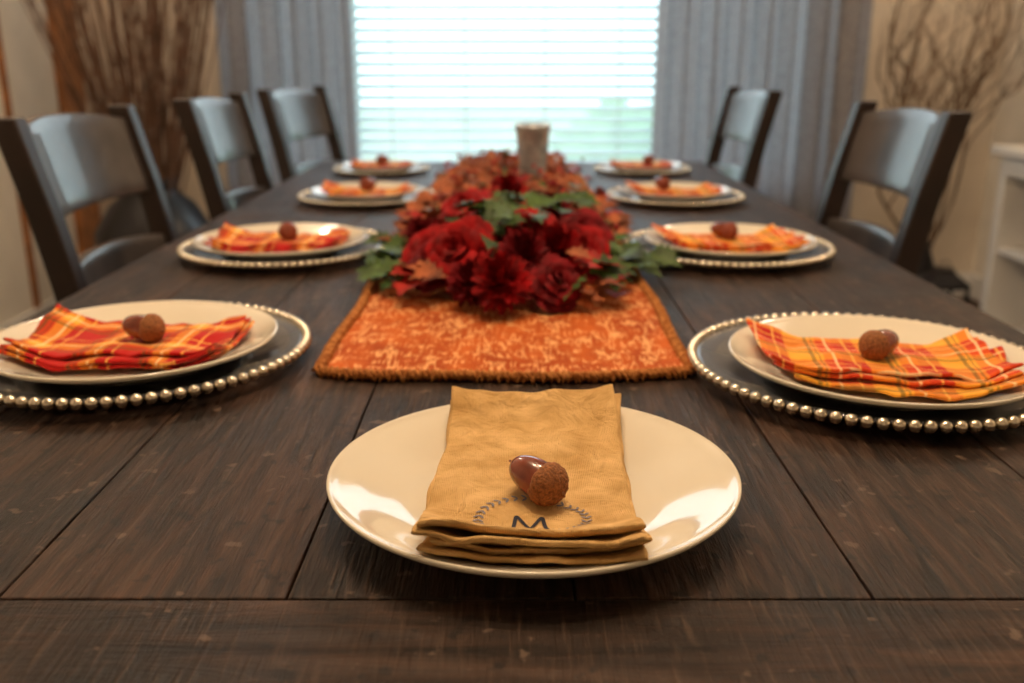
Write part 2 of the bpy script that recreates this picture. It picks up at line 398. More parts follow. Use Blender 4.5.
# blinds
bm = bmesh.new()
z = WZ0+.06
while z < WZ1-.06:
    a = math.radians(40)
    hw = .025
    c, s = math.cos(a), math.sin(a)
    y0 = YB-.005
    pts = []
    for t in (-1, -.5, 0, .5, 1):
        yy = t*hw; zz = .003*(1-t*t)
        pts.append((yy*c - zz*s, yy*s + zz*c))
    for (ya, za), (yb, zb) in zip(pts[:-1], pts[1:]):
        v = [bm.verts.new(p) for p in ((WX0+.015, y0+ya, z+za), (WX1-.015, y0+ya, z+za), (WX1-.015, y0+yb, z+zb), (WX0+.015, y0+yb, z+zb))]
        bm.faces.new(v)
    z += .046
blind = mesh_obj('window_blind', bm, M['slat'], True)
tag(blind, 'white horizontal slat blind hanging open in the window', 'blinds')
bm = bmesh.new()
for x in (-.95, -.52, -.2, .14, .46, .9):
    tube(bm, [(x, YB-.034, WZ0+.02), (x, YB-.034, WZ1-.02)], .0016, 5); tube(bm, [(x, YB+.022, WZ0+.02), (x, YB+.022, WZ1-.02)], .0016, 5)
mesh_obj('ladder_cord', bm, M['trim'], parent=blind)
bm = bmesh.new(); box(bm, WX0+.01, WX1-.01, YB-.03, YB+.02, WZ0+.005, WZ0+.03); mesh_obj('bottom_rail', bm, M['trim'], False, parent=blind, bevel=.004)
bm = bmesh.new(); box(bm, WX0+.01, WX1-.01, YB-.03, YB+.025, WZ1-.055, WZ1-.002); mesh_obj('head_rail', bm, M['trim'], False, parent=blind, bevel=.004)

# curtains
def curtain(x0, x1, nf, seed, amp=.045, yc=4.06):
    bm = bmesh.new(); nx = nf*14; nz = 24
    V = []
    for k in range(nz+1):
        f = k/nz; z = .03 + f*2.27; row = []
        for i in range(nx+1):
            u = i/nx
            ph = 2*math.pi*nf*u + 1.3*math.sin(5*u+seed)
            am = amp*(.75+.45*noise.noise(Vector((u*6, f*1.2, seed))))
            x = x0 + (x1-x0)*u + .014*math.sin(2*ph) + .012*noise.noise(Vector((u*7, f*2, seed+5)))
            y = yc + am*math.sin(ph) + .02*noise.noise(Vector((u*5, f*3, seed+9)))
            row.append(bm.verts.new((x, y, z)))
        V.append(row)
    for k in range(nz):
        for i in range(nx): bm.faces.new((V[k][i], V[k][i+1], V[k+1][i+1], V[k+1][i]))
    o = mesh_obj('curtain', bm, M['curtain'])
    return tag(o, 'long grey linen curtain hanging in folds beside the window', 'curtain', 'grey window curtains')
curtain(-1.22, -.655, 5, 1.3); curtain(.60, 1.46, 7, 4.1)
bm = bmesh.new(); tube(bm, [(-1.45, 4.06, 2.33), (1.65, 4.06, 2.33)], .012, 12)
for x in (-1.45, 1.65):
    bmesh.ops.create_uvsphere(bm, u_segments=16, v_segments=10, radius=.028, matrix=Matrix.Translation((x, 4.06, 2.33)))
for x in (-1.35, 1.57): box(bm, x-.01, x+.01, 4.06, 4.2, 2.32, 2.345)
tag(mesh_obj('curtain_rod', bm, M['black']), 'dark metal rod carrying the grey curtains', 'curtain rod')

# outside
bm = bmesh.new(); box(bm, -15, 15, 4.6, 30, -.45, -.40); struct(mesh_obj('ground', bm, M['grass'], False))
for k, (x, y, r) in enumerate(((.95, 8.6, .6), (4.2, 10.5, 1.2), (-4.4, 9.8, 1.1))):
    bm = bmesh.new(); bmesh.ops.create_icosphere(bm, subdivisions=4, radius=r)
    for v in bm.verts:
        v.co *= 1 + .22*noise.noise(v.co*3+Vector((k, 0, 0))) + .1*noise.noise(v.co*9)
    o = mesh_obj('shrub', bm, M['hedge'], loc=(x, y, -.4+r*.8)); tag(o, 'rounded green garden shrub outside the window', 'shrub', 'garden shrubs')

# ------------------------------------------------------------ table
TX, TY0, TY1 = .56, .20, 2.80
table = empty('dining_table', (0, 1.5, 0)); tag(table, 'long dark-brown rustic plank wood dining table', 'table')
bm = bmesh.new()
tones = []
def board(x0, x1, y0, y1, mi, tone):
    g = .0007
    ff = box(bm, x0+g, x1-g, y0+g, y1-g, TZ-.035, TZ, mi)
    tones.extend([tone]*len(ff))
xs = [-TX, -.43, -.285, -.125, .035, .2, .365, TX]
for a, b in zip(xs[:-1], xs[1:]): board(a, b, .457, 2.62, 0, random.random())
board(-TX, TX, TY0, .457, 1, .35); board(-TX, TX, 2.62, TY1, 1, .6)
me_t = mesh_obj('tabletop', bm, [M['wood_y'], M['wood_x']], False, parent=table, loc=(0, -1.5, 0))
at = me_t.data.attributes.new('tone', 'FLOAT', 'FACE')
for i, t in enumerate(tones): at.data[i].value = t
b = me_t.modifiers.new('bev', 'BEVEL'); b.width = .0012; b.segments = 2
bm = bmesh.new()
box(bm, -.50, .50, .27, .295, .62, .7145); box(bm, -.50, .50, 2.705, 2.73, .62, .7145)
box(bm, -.50, -.475, .27, 2.73, .62, .7145); box(bm, .475, .50, .27, 2.73, .62, .7145)
mesh_obj('apron', bm, M['wood_x'], False, parent=table, loc=(0, -1.5, 0), bevel=.002)
for x in (-.44, .44):
    for y in (.31, 2.533):
        bm = bmesh.new(); box(bm, -.033, .033, -.033, .033, .0, .7145)
        mesh_obj('leg', bm, M['wood_y'], False, parent=table, loc=(x, y-1.5, 0), bevel=.006)

# ------------------------------------------------------------ chair
HT = .958
def postx(z):
    P = [(0, -.05), (.3, -.01), (.45, 0), (.62, -.028), (.8, -.062), (HT, -.102)]
    for (a, xa), (b2, xb) in zip(P[:-1], P[1:]):
        if z <= b2: return xa+(xb-xa)*(z-a)/(b2-a)
    return P[-1][1]
def make_chair(loc, rz):
    ch = empty('dining_chair', loc, rz)
    for y in (-.20, .20):
        bm = bmesh.new(); R = []
        for k in range(15):
            z = HT*k/14; x = postx(z); w = .017; d = .024 - .005*(z/HT)
            R.append([bm.verts.new(p) for p in ((x-d, y-w, z), (x+d, y-w, z), (x+d, y+w, z), (x-d, y+w, z))])
        for a, b in zip(R[:-1], R[1:]):
            for i in range(4): bm.faces.new((a[i], a[(i+1) % 4], b[(i+1) % 4], b[i]))
        bm.faces.new(R[0][::-1]); bm.faces.new(R[-1])
        mesh_obj('leg', bm, M['chair'], False, parent=ch, bevel=.004)
        bm = bmesh.new(); R = []
        for z, w in ((0, .014), (.2, .017), (.44, .02)):
            R.append([bm.verts.new(p) for p in ((.38-w, y*.96-w, z), (.38+w, y*.96-w, z), (.38+w, y*.96+w, z), (.38-w, y*.96+w, z))])
        for a, b in zip(R[:-1], R[1:]):
            for i in range(4): bm.faces.new((a[i], a[(i+1) % 4], b[(i+1) % 4], b[i]))
        bm.faces.new(R[0][::-1]); bm.faces.new(R[-1])
        mesh_obj('leg', bm, M['chair'], False, parent=ch, bevel=.003)
    br = empty('backrest', (0, 0, 0), 0, ch)
    for zl, zh, crown, bow in ((.805, .935, .018, .035), (.635, .725, .012, .035)):
        bm = bmesh.new(); n = 16; m = 6; F = []; B = []
        for i in range(n+1):
            y = -.19+.38*i/n; q = 1-(y/.19)**2; fr = []; bk = []
            for k in range(m+1):
                z = zl + (zh+crown*q-zl)*k/m
                x = postx(z)-bow*q; fr.append(bm.verts.new((x+.009, y, z))); bk.append(bm.verts.new((x-.009, y, z)))
            F.append(fr); B.append(bk)
        for i in range(n):
            for k in range(m):
                bm.faces.new((F[i][k], F[i+1][k], F[i+1][k+1], F[i][k+1])); bm.faces.new((B[i][k], B[i][k+1], B[i+1][k+1], B[i+1][k]))
            bm.faces.new((F[i][0], B[i][0], B[i+1][0], F[i+1][0])); bm.faces.new((F[i][m], F[i+1][m], B[i+1][m], B[i][m]))
        for k in range(m):
            bm.faces.new((F[0][k], F[0][k+1], B[0][k+1], B[0][k])); bm.faces.new((F[n][k], B[n][k], B[n][k+1], F[n][k+1]))
        s = mesh_obj('slat', bm, M['chairsheen'], True, parent=br, bevel=.004)
    bm = bmesh.new(); n = 14; T = []; Bt = []
    for i in range(n+1):
        u = -1+2*i/n; ta = []; ba = []
        for k in range(n+1):
            v = -1+2*k/n
            x = .205+.225*u*(1-.03*v*v); y = .225*v*(.92+.08*(u+1)/2)
            e = max(abs(u), abs(v))
            z = .462 - .010*(1-min(1, u*u+v*v)) - (.006 if e > .99 else 0)
            ta.append(bm.verts.new((x, y, z))); ba.append(bm.verts.new((x, y, .436)))
        T.append(ta); Bt.append(ba)
    for i in range(n):
        for k in range(n):
            bm.faces.new((T[i][k], T[i+1][k], T[i+1][k+1], T[i][k+1])); bm.faces.new((Bt[i][k], Bt[i][k+1], Bt[i+1][k+1], Bt[i+1][k]))
        bm.faces.new((T[i][0], Bt[i][0], Bt[i+1][0], T[i+1][0])); bm.faces.new((T[i][n], T[i+1][n], Bt[i+1][n], Bt[i][n]))
        bm.faces.new((T[0][i], T[0][i+1], Bt[0][i+1], Bt[0][i])); bm.faces.new((T[n][i], Bt[n][i], Bt[n][i+1], T[n][i+1]))
    mesh_obj('seat', bm, M['chairsheen'], True, parent=ch)
    for y in (-.195, .195):
        bm = bmesh.new(); box(bm, -.02, .38, y-.009, y+.009, .17, .20); mesh_obj('stretcher', bm, M['chair'], False, parent=ch, bevel=.003)
    bm = bmesh.new(); box(bm, .17, .19, -.19, .19, .172, .198); mesh_obj('stretcher', bm, M['chair'], False, parent=ch, bevel=.003)
    return ch
lab = 'dark espresso wooden dining chair with curved ladder back'
c0 = make_chair((-.608, 1.555, 0), 0); tag(c0, lab, 'chair', 'dining chairs around the table')
for (x, y, r) in ((-.590, 2.24, .0), (-.555, 2.90, -.20), (.606, 1.735, math.pi), (.595, 2.81, math.pi+.05)):
    copy_tree(c0, (x, y, 0), (0, 0, r))

# ------------------------------------------------------------ tableware
def plate_in(r):
    if r < .082: return .005
    t = min(1, (r-.082)/.053); return .005 + .021*(t*t*(3-2*t)*.35 + t*.65)
def make_plate():
    prof = [(0, .0015), (.066, .0015), (.070, 0), (.076, 0), (.078, .002)]
    for k in range(9):
        r = .082+.051*k/8; prof.append((r, plate_in(r)-.0035))
    prof += [(.1345, .0235), (.1352, .0248), (.1348, .0262), (.1335, .0266)]
    for k in range(9):
        r = .132-.05*k/8; prof.append((r, plate_in(r)))
    prof += [(.06, .0045), (0, .0045)]
    bm = bmesh.new(); lathe(bm, prof, 128)
    return mesh_obj('dinner_plate', bm, M['plate'])
def make_charger():
    root = empty('charger_plate', (0, 0, 0))
    prof = [(0, 0), (.10, 0), (.115, .002), (.14, .009), (.158, .014), (.160, .0155), (.158, .017), (.14, .0125), (.115, .006), (.10, .004), (0, .004)]
    bm = bmesh.new(); lathe(bm, prof, 128); mesh_obj('charger_body', bm, M['charger'], parent=root)
    bm = bmesh.new(); n = 88
    for i in range(n):
        a = 2*math.pi*i/n
        bmesh.ops.create_uvsphere(bm, u_segments=12, v_segments=8, radius=.0053, matrix=Matrix.Translation((.1625*math.cos(a), .1625*math.sin(a), .0155)))
    mesh_obj('beaded_rim', bm, M['bead'], parent=root)
    return root

def cloth_layers(bm, layers, basef, seed, wr=.0012, n=46, loose=0, outline=1.0):
    for li, (x0, x1, y0, y1, zo, th, rot) in enumerate(layers):
        def axis(a, b):
            e = .003; L = [a, a+e*.12, a+e*.35, a+e*.7, a+e]
            L += [a+e+(b-a-2*e)*k/n for k in range(1, n)]
            L += [b-e, b-e*.7, b-e*.35, b-e*.12, b]; return L
        X = axis(x0, x1); Y = axis(y0, y1); top = []; bot = []
        cx, cy = (x0+x1)/2, (y0+y1)/2; c, s = math.cos(rot), math.sin(rot)
        for x in X:
            ta = []; ba = []
            for y in Y:
                d = min(x-x0, x1-x, y-y0, y1-y); e = .003
                q = 1 if d >= e else math.sqrt(max(0, 1-(1-d/e)**2))
                ox = outline*(.0025*noise.noise(Vector((y*28, li*3.1, seed))) + .002*math.sin(y*18+li+seed))
                oy = outline*.0055*noise.noise(Vector((x*28, li*2.7, seed+4)))
                xx = cx+(x-cx)*c-(y-cy)*s+ox; yy = cy+(x-cx)*s+(y-cy)*c+oy
                lift = loose*li*max(0, 1-(y-y0)/.035)*(.6+.9*noise.noise(Vector((x*38, li*5.0, seed))))
                zb = basef(xx, yy)+zo + wr*noise.noise(Vector((xx*22, yy*22, seed+li*.3))) + .5*wr*noise.noise(Vector((xx*60, yy*50, seed+li))) + lift
                zm = zb+th/2
                vt = bm.verts.new((xx, yy, zm+th/2*q)); ta.append(vt)
                ba.append(vt if d < 1e-9 else bm.verts.new((xx, yy, zm-th/2*q)))
            top.append(ta); bot.append(ba)
        nx, ny = len(X), len(Y)
        for i in range(nx-1):
            for k in range(ny-1):
                bm.faces.new((top[i][k], top[i+1][k], top[i+1][k+1], top[i][k+1]))
                f = (bot[i][k], bot[i][k+1], bot[i+1][k+1], bot[i+1][k])
                try: bm.faces.new(f)
                except ValueError: pass

def make_acorn(name='acorn', red=False):
    root = empty(name, (0, 0, 0))
    R = .0140
    bm = bmesh.new(); prof = []
    for k in range(17):
        t = k/16; a = math.pi*t*.5
        prof.append((R*math.sin(a)**.9, -.0125*math.cos(a)))
    prof += [(R*.98, .002), (R*.9, .004), (R*.7, .003), (0, .002)]
    lathe(bm, prof, 40)
    for v in bm.verts:
        d = v.co.normalized() if v.co.length > 0 else Vector((0, 0, -1))
        v.co += d*(.0007*noise.noise(v.co*900) + .0006*noise.noise(v.co*420))
    tube(bm, [(0, 0, -.0120), (.0005, .001, -.0150)], [.0016, .0012], 8)
    cap = mesh_obj('acorn_cap', bm, M['capred'] if red else M['cap'], parent=root, loc=(0, 0, R), rot=(0, math.pi/2, 0))
    bm = bmesh.new(); prof = [(0, 0)]
    for k in range(1, 18):
        t = k/18; r = .0122*math.sqrt(max(0, 1-(t**2.8)))
        prof.append((r, .029*t))
    prof += [(.0012, .0292), (.0006, .0315), (0, .0318)]
    lathe(bm, prof, 32)
    mesh_obj('nut', bm, M['nut'], parent=root, loc=(0, 0, R-.0008), rot=(0, math.pi/2, 0))
    return root

# --- near setting
PX, PY = .0140, .574
plate0 = make_plate(); plate0.location = (PX, PY, TZ); plate0.scale = (1.0, 1.0, 1)
tag(plate0, 'round glossy cream dinner plate with a mustard linen napkin on it', 'plate', 'dinner plates')
def nb(x, y):
    r = math.hypot(x, y)
    v = plate_in(min(r, .135)) + .0018
    if r > .135: v -= (r-.135)*.25
    return v
bm = bmesh.new()
cloth_layers(bm, [(-.060, .066, -.119, .112, .000, .0040, -.06), (-.060, .063, -.112, .112, .0044, .0042, -.00), (-.064, .064, -.120, .114, .0090, .0040, -.045),
                  (-.062, .063, -.1130, .115, .0134, .0050, -.012)], nb, 3.0, wr=.0032, loose=.0018)
nap0 = mesh_obj('folded_napkin', bm, M['linen'], loc=(PX-.001, PY, TZ))
tag(nap0, 'folded mustard linen napkin with a wreath monogram, on cream plate', 'napkin', 'folded napkins')
bmn = bmesh.new(); bmn.from_mesh(nap0.data); tree = BVHTree.FromBMesh(bmn); bmn.free()
def nz(x, y):
    h = tree.ray_cast(Vector((x, y, 1)), Vector((0, 0, -1))); return h[0].z if h[0] else .02
def ribbon(bm, pts, w):
    out = []
    for (a, b) in zip(pts[:-1], pts[1:]):
        n = max(2, int((Vector(b)-Vector(a)).length/.0015))
        out += [Vector(a).lerp(Vector(b), k/n) for k in range(n)]
    out.append(Vector(pts[-1]))
    prev = None
    for k, p in enumerate(out):
        t = out[min(k+1, len(out)-1)]-out[max(k-1, 0)]; t.normalize(); nrm = Vector((-t.y, t.x))
        ww = w*(1 if 0 < k < len(out)-1 else .5)
        a = p+nrm*ww; b = p-nrm*ww
        cur = (bm.verts.new((a.x, a.y, nz(a.x, a.y)+.0006)), bm.verts.new((b.x, b.y, nz(b.x, b.y)+.0006)))
        if prev: bm.faces.new((prev[0], prev[1], cur[1], cur[0]))
        prev = cur
lx, ly = -.003, -.080
bm = bmesh.new()
ribbon(bm, [(lx-.0105, ly-.014), (lx-.0075, ly+.013)], .0012)
ribbon(bm, [(lx-.0075, ly+.013), (lx+.0005, ly-.004)], .0011)
ribbon(bm, [(lx+.0005, ly-.004), (lx+.0080, ly+.013)], .0011)
ribbon(bm, [(lx+.0080, ly+.013), (lx+.0105, ly-.014)], .0012)
mesh_obj('monogram_letter', bm, M['ink'], False, parent=nap0)
bm = bmesh.new(); R = .032; wy = ly+.008
for i in range(34):
    a = 2*math.pi*i/34
    px, py = lx+.002+R*math.cos(a), wy+R*.85*math.sin(a)
    if py < -.104: continue
    for sgn in (-1, 1):
        dx, dy = math.cos(a+math.pi/2+sgn*.8), math.sin(a+math.pi/2+sgn*.8)
        ribbon(bm, [(px, py), (px+dx*.0042, py+dy*.0044)], .0009)
mesh_obj('monogram_wreath', bm, M['inkgrey'], False, parent=nap0)
ac0 = make_acorn()
ax, ay = .006, -.046
ac0.location = (PX-.001+ax, PY+ay, TZ+nz(ax, ay)-.0008)
ac0.rotation_euler = (0, -.22, math.radians(138))
tag(ac0, 'glossy brown acorn with tan textured cap on the mustard napkin', 'acorn', 'acorns on the napkins')

# --- side settings
chg = make_charger()
tag(chg, 'clear glass charger plate with beaded metallic rim', 'charger plate', 'beaded charger plates')
def plaid_nap(mat, seed, layers):
    bm = bmesh.new(); cloth_layers(bm, layers, nb, seed, wr=.0050, n=34, loose=.0015, outline=1.6)
    o = mesh_obj('folded_napkin', bm, mat)
    return o
LA = [(-.108, .096, -.060, .060, 0.0025, .004, .06), (-.10, .10, -.062, .054, .0065, .004, -.03), (-.104, .094, -.052, .060, .0105, .004, .03)]
LB = [(-.080, .105, -.072, .040, 0.0025, .004, -.12), (-.100, .10, -.056, .056, .0065, .004, -.02), (-.108, .100, -.048, .062, .0105, .004, .06)]
napA = plaid_nap(M['plaidA'], 1.0, LA); napB = plaid_nap(M['plaidB'], 2.0, LB)
acr = make_acorn('acorn', True)
S = [
 (-.366, .875, 1.0, 'A', -.06, .018, -.006, 2.9, False, -.368, .885),
 (.335, .815, 1.0, 'B', -.16, -.006, -.004, .6, False, .333, .835),
 (-.350, 1.41, .95, 'A', -.02, .012, .0, 1.7, True, -.345, 1.42),
 (.330, 1.41, .95, 'B', .06, -.004, .0, 2.5, True, .328, 1.42),
 (-.306, 1.99, .86, 'B', -.05, .0, .0, 1.0, True, -.306, 1.99),
 (.344, 1.99, .86, 'B', .0, -.03, -.0, 2.0, True, .344, 1.99),
 (-.345, 2.52, .76, 'A', .03, .0, .0, 1.0, True, -.345, 2.52),
 (.345, 2.52, .76, 'A', -.03, .02, .0, 1.0, True, .345, 2.52),
 (-.03, 2.66, .76, 'A', 1.5, .0, .0, 1.0, True, -.03, 2.66)]
first = True
for (x, y, s, nk, nr, ax, ay, ar, red, chx, chy) in S:
    if first: c = chg; c.location = (chx, chy, TZ); first = False
    else: c = copy_tree(chg, (chx, chy, TZ))
    c.scale = (s, s, s)
    p = plate0.copy(); COL.objects.link(p); p.location = (x, y, TZ+.0044*s); p.scale = (s, s, s)
    p['label'] = 'round glossy cream dinner plate on a beaded charger'
    src = napA if nk == 'A' else napB
    nobj = src.copy(); COL.objects.link(nobj); nobj.location = (x, y, TZ+.0046*s); nobj.rotation_euler = (0, 0, nr); nobj.scale = (s, s, s)
    tag(nobj, 'folded red and orange plaid napkin on a cream plate' if nk == 'A' else 'folded yellow and orange plaid napkin on a cream plate', 'napkin', 'folded napkins')
    rt = acr if red else ac0
    a = copy_tree(rt, (0, 0, 0))
    hz = top_z(src, ax, ay) or .02
    cx, cy = ax*math.cos(nr)-ay*math.sin(nr), ax*math.sin(nr)+ay*math.cos(nr)
    a.location = (x+cx*s, y+cy*s, TZ+(.0044+hz)*s-.001); a.rotation_euler = (0, -.12, ar)
    k = 1.02; a.scale = (k, k, k)
    tag(a, 'reddish-brown acorn resting on a plaid napkin' if red else 'brown acorn with textured cap on a plaid napkin', 'acorn', 'acorns on the napkins')
for o in (napA, napB): bpy.data.objects.remove(o)
for o in list(acr.children)+[acr]: bpy.data.objects.remove(o)

# ------------------------------------------------------------ runner
RX0, RX1, RY0, RY1 = -.182, .170, .822, 2.42
def rz(x, y): return .0030 + .0018*noise.noise(Vector((x*9, y*9, 0))) + .0014*noise.noise(Vector((x*25, y*25, 3)))
def redge(x, y):
    return x + .005*noise.noise(Vector((0, y*6, 1))), y + .010*noise.noise(Vector((x*7, 0, 2))) + .018*((x+.007)/.177)**4*(1 if y < 1.2 else 0)
bm = bmesh.new(); nx, ny = 60, 220; V = []
for i in range(nx+1):
    row = []
    for k in range(ny+1):
        x = RX0+(RX1-RX0)*i/nx; y = RY0+(RY1-RY0)*k/ny; f = max(0, 1-k/20)
        xx, yy = redge(x, y); yy = y+(yy-y)*f
        row.append(bm.verts.new((xx, yy, TZ+rz(x, y)+.0014)))
    V.append(row)
for i in range(nx):
    for k in range(ny): bm.faces.new((V[i][k], V[i+1][k], V[i+1][k+1], V[i][k+1]))
edge = [V[0][k].co.copy() for k in range(ny, -1, -1)] + [V[i][0].co.copy() for i in range(1, nx+1)] + [V[nx][k].co.copy() for k in range(1, ny+1)] + [V[i][ny].co.copy() for i in range(nx-1, 0, -1)]
runner = mesh_obj('table_runner', bm, M['runner'])
s = runner.modifiers.new('s', 'SOLIDIFY'); s.thickness = .0022; s.offset = -1
tag(runner, 'rust-orange woven burlap table runner with braided edge', 'table runner')
bm = bmesh.new()
L = [0]
for a, b in zip(edge[:-1], edge[1:]): L.append(L[-1]+(b-a).length)
step = .0013; tot = L[-1]; j = 0; base = []; d = 0
while d < tot:
    while j < len(L)-2 and L[j+1] < d: j += 1
    t = (d-L[j])/max(1e-9, L[j+1]-L[j]); base.append(edge[j].lerp(edge[j+1], t)); d += step
for ph in (0, math.pi):
    pts = []
    for k, p in enumerate(base):
        tg = (base[min(k+1, len(base)-1)]-base[max(k-1, 0)]).normalized(); nrm = Vector((-tg.y, tg.x, 0))
        th = k*step/.0115*2*math.pi+ph
        amp = .0036*(1+.4*noise.noise(Vector((p.x*60, p.y*60, ph))))
        pts.append(Vector((p.x, p.y, TZ+.0064))+nrm*amp*math.cos(th)+Vector((0, 0, .0026*math.sin(th))))
    tube(bm, pts, .0026, 5)
rd = random.Random(3)
for k in range(0, len(base), 3):
    p = base[k]; tg = (base[min(k+1, len(base)-1)]-base[max(k-1, 0)]).normalized(); nrm = Vector((tg.y, -tg.x, 0))
    if p.y > 2.0: continue
    sgn = 1 if rd.random() < .75 else -1
    q = Vector((p.x, p.y, TZ+.0045)) + nrm*sgn*(.005+.004*rd.random()) + tg*rd.uniform(-.003, .003)
    tube(bm, [Vector((p.x, p.y, TZ+.007)), (Vector((p.x, p.y, TZ+.0078))+q)/2+Vector((0, 0, .001)), Vector((q.x, q.y, TZ+.002))], [.0011, .0011, .0008], 4)
o = mesh_obj('braided_edge', bm, M['rope'], parent=runner); o['kind'] = 'stuff'

# ------------------------------------------------------------ floral centrepiece
gar = empty('floral_centerpiece', (0, 1.5, TZ+.0085)); tag(gar, 'dark red flower and autumn leaf garland lying along the runner', 'floral arrangement')
GY = 1.5
def petal(bm, M4, ln, wd, curl):
    rows = []
    for k in range(5):
        t = k/4; w = wd*math.sin(math.pi*min(.93, .12+.8*t))**.8; x = ln*t; z = curl*ln*t*t
        rows.append([bm.verts.new(M4 @ Vector((x, -w, z+.15*w))), bm.verts.new(M4 @ Vector((x, 0, z-.1*w))), bm.verts.new(M4 @ Vector((x, w, z+.15*w)))])
    for a, b in zip(rows[:-1], rows[1:]):
        for i in range(2): bm.faces.new((a[i], a[i+1], b[i+1], b[i]))
def rose_petal(bm, ang, r0, r1, z0, z1, span, flare, rd):
    n, m = 6, 4; V = []
    for k in range(m+1):
        t = k/m; row = []
        for i in range(n+1):
            u = -1+2*i/n
            a = ang + u*span*(.55+.45*math.sin(math.pi*(.25+.5*t)))
            edge = 1-.22*u*u*t
            r = r0+(r1-r0)*t*edge + flare*max(0, t-.6)**1.4*2.2
            z = z0+(z1-z0)*math.sin(t*math.pi*.55)*edge - flare*max(0, t-.7)*.8
            w = .0022*t*noise.noise(Vector((a*5, t*5, r0*90)))
            row.append(bm.verts.new(((r+w)*math.cos(a), (r+w)*math.sin(a), z+w)))
        V.append(row)
    for k in range(m):
        for i in range(n): bm.faces.new((V[k][i], V[k][i+1], V[k+1][i+1], V[k+1][i]))
def flower_mesh(seed):
    rd = random.Random(seed); bm = bmesh.new()
    if seed in (0, 3):
        rings = ((18, -.45, .034, .0055, -.1), (20, -.15, .035, .0054, .0), (20, .12, .035, .0054, .1), (19, .38, .034, .0052, .2), (17, .62, .032, .0048, .25), (14, .85, .031, .0044, .3), (11, 1.08, .030, .004, .3), (7, 1.35, .029, .0035, .2))
        for ring, (n, el, ln, wd, cu) in enumerate(rings):
            for i in range(n):
                a = 2*math.pi*(i+.5*(ring % 2))/n + rd.uniform(-.15, .15)
                m = Matrix.Rotation(a, 4, 'Z') @ Matrix.Rotation(-(el+rd.uniform(-.12, .12)), 4, 'Y') @ Matrix.Rotation(rd.uniform(-.4, .4), 4, 'X')
                petal(bm, m, ln*rd.uniform(.88, 1.08), wd, cu)
        bmesh.ops.create_icosphere(bm, subdivisions=2, radius=.012)
    else:
        for ring, (n, r0, r1, z0, z1, sp, fl) in enumerate(((3, .001, .005, -.002, .026, 1.3, .0), (4, .003, .010, -.004, .026, 1.05, .002), (5, .005, .016, -.008, .024, .85, .006), (6, .007, .022, -.012, .018, .75, .010), (7, .008, .028, -.015, .010, .66, .014), (7, .008, .032, -.017, .000, .60, .014))):
            for i in range(n):
                rose_petal(bm, 2*math.pi*i/n+ring*.7+rd.uniform(-.25, .25), r0, r1*rd.uniform(.85, 1.2), z0, z1+rd.uniform(-.004, .004), sp, fl, rd)
    return bm
FM = []
for s_ in range(4):
    o = mesh_obj('flower', flower_mesh(s_), M['petal2'] if s_ in (1, 3) else M['petal'], parent=gar, loc=(0, 0, 0)); FM.append(o)
blooms = [(-.012, 1.04, .042, 1.05, 0), (-.098, 1.15, .038, .95, 1), (-.062, 1.13, .058, 1.15, 2), (.012, 1.10, .060, .95, 3), (.054, 1.15, .054, 1.1, 0),
          (.100, 1.32, .046, 1.05, 1), (-.122, 1.31, .044, .95, 3), (-.016, 1.26, .074, 1.1, 1), (-.066, 1.38, .070, 1.1, 2), (.056, 1.35, .070, 1.0, 3),
          (-.006, 1.50, .080, 1.0, 0), (-.105, 1.22, .040, .95, 2), (.092, 1.22, .042, 1.0, 2), (-.048, 1.07, .034, .85, 3), (.07, 1.75, .050, .7, 1),
          (.020, 1.19, .070, 1.0, 2), (-.058, 1.21, .062, .95, 0), (.05, 1.07, .034, .85, 1)]
for i, (x, y, h, sc_, k) in enumerate(blooms):
    if i < 4: o = FM[i]
    else: o = FM[k].copy(); COL.objects.link(o)
    o.location = (x, y-GY, h-.006); o.scale = (sc_,)*3
    o.rotation_euler = (random.uniform(.5, 1.0) if y < 1.25 else random.uniform(.3, .8), random.uniform(-.3, .3)+x*3, random.uniform(-.4, .4))
def leaf(bm, pos, direc, up, ln, lobed=True, droop=.3):
    t = direc.normalized(); sdir = t.cross(up).normalized(); n = sdir.cross(t)
    if lobed:
        out = [(0, .03), (.12, .14), (.14, .30), (.28, .20), (.40, .40), (.48, .20), (.64, .30), (.70, .13), (1, 0)]
    else:
        out = [(0, .02), (.12, .16), (.30, .24), (.55, .22), (.80, .12), (1, 0)]
    mid = []; lf = []; rt = []
    for (u, w) in out:
        c = pos + t*ln*u - n*droop*ln*u*u
        mid.append(bm.verts.new(c)); 
        lf.append(bm.verts.new(c+sdir*w*ln+n*w*ln*.25)); rt.append(bm.verts.new(c-sdir*w*ln+n*w*ln*.25))
    for i in range(len(out)-1):
        bm.faces.new((mid[i], mid[i+1], lf[i+1], lf[i])); bm.faces.new((mid[i], rt[i], rt[i+1], mid[i+1]))
def foliage(name, mat, n, region, ln, lobed, seed, upmax=.5):
    rd = random.Random(seed); bm = bmesh.new()
    for i in range(n):
        x, y, h = region(rd)
        if math.hypot(x-.04, y-1.93) < .078 or abs(x) > .22: continue
        if y > 1.8 and abs(x) > .115: x *= .65
        a = rd.uniform(0, 2*math.pi)
        dirv = Vector((math.cos(a), math.sin(a), rd.uniform(-.2, upmax))) + Vector((x*(4 if y < 1.75 else 0), 0, 0))
        up = Vector((rd.uniform(-.6, .6), rd.uniform(-.9, .3), 1))
        l = ln*rd.uniform(.7, 1.25)
        p = Vector((x, y-GY, max(.012, h)))
        q = p+dirv.normalized()*l
        if q.z < .01: dirv.z = abs(dirv.z)+.1
        leaf(bm, p, dirv, up, l, lobed, rd.uniform(0, .35))
    for v in bm.verts: v.co.z = max(v.co.z, .002+.002*rd.random())
    o = mesh_obj(name, bm, mat, parent=gar); o['kind'] = 'stuff'; return o
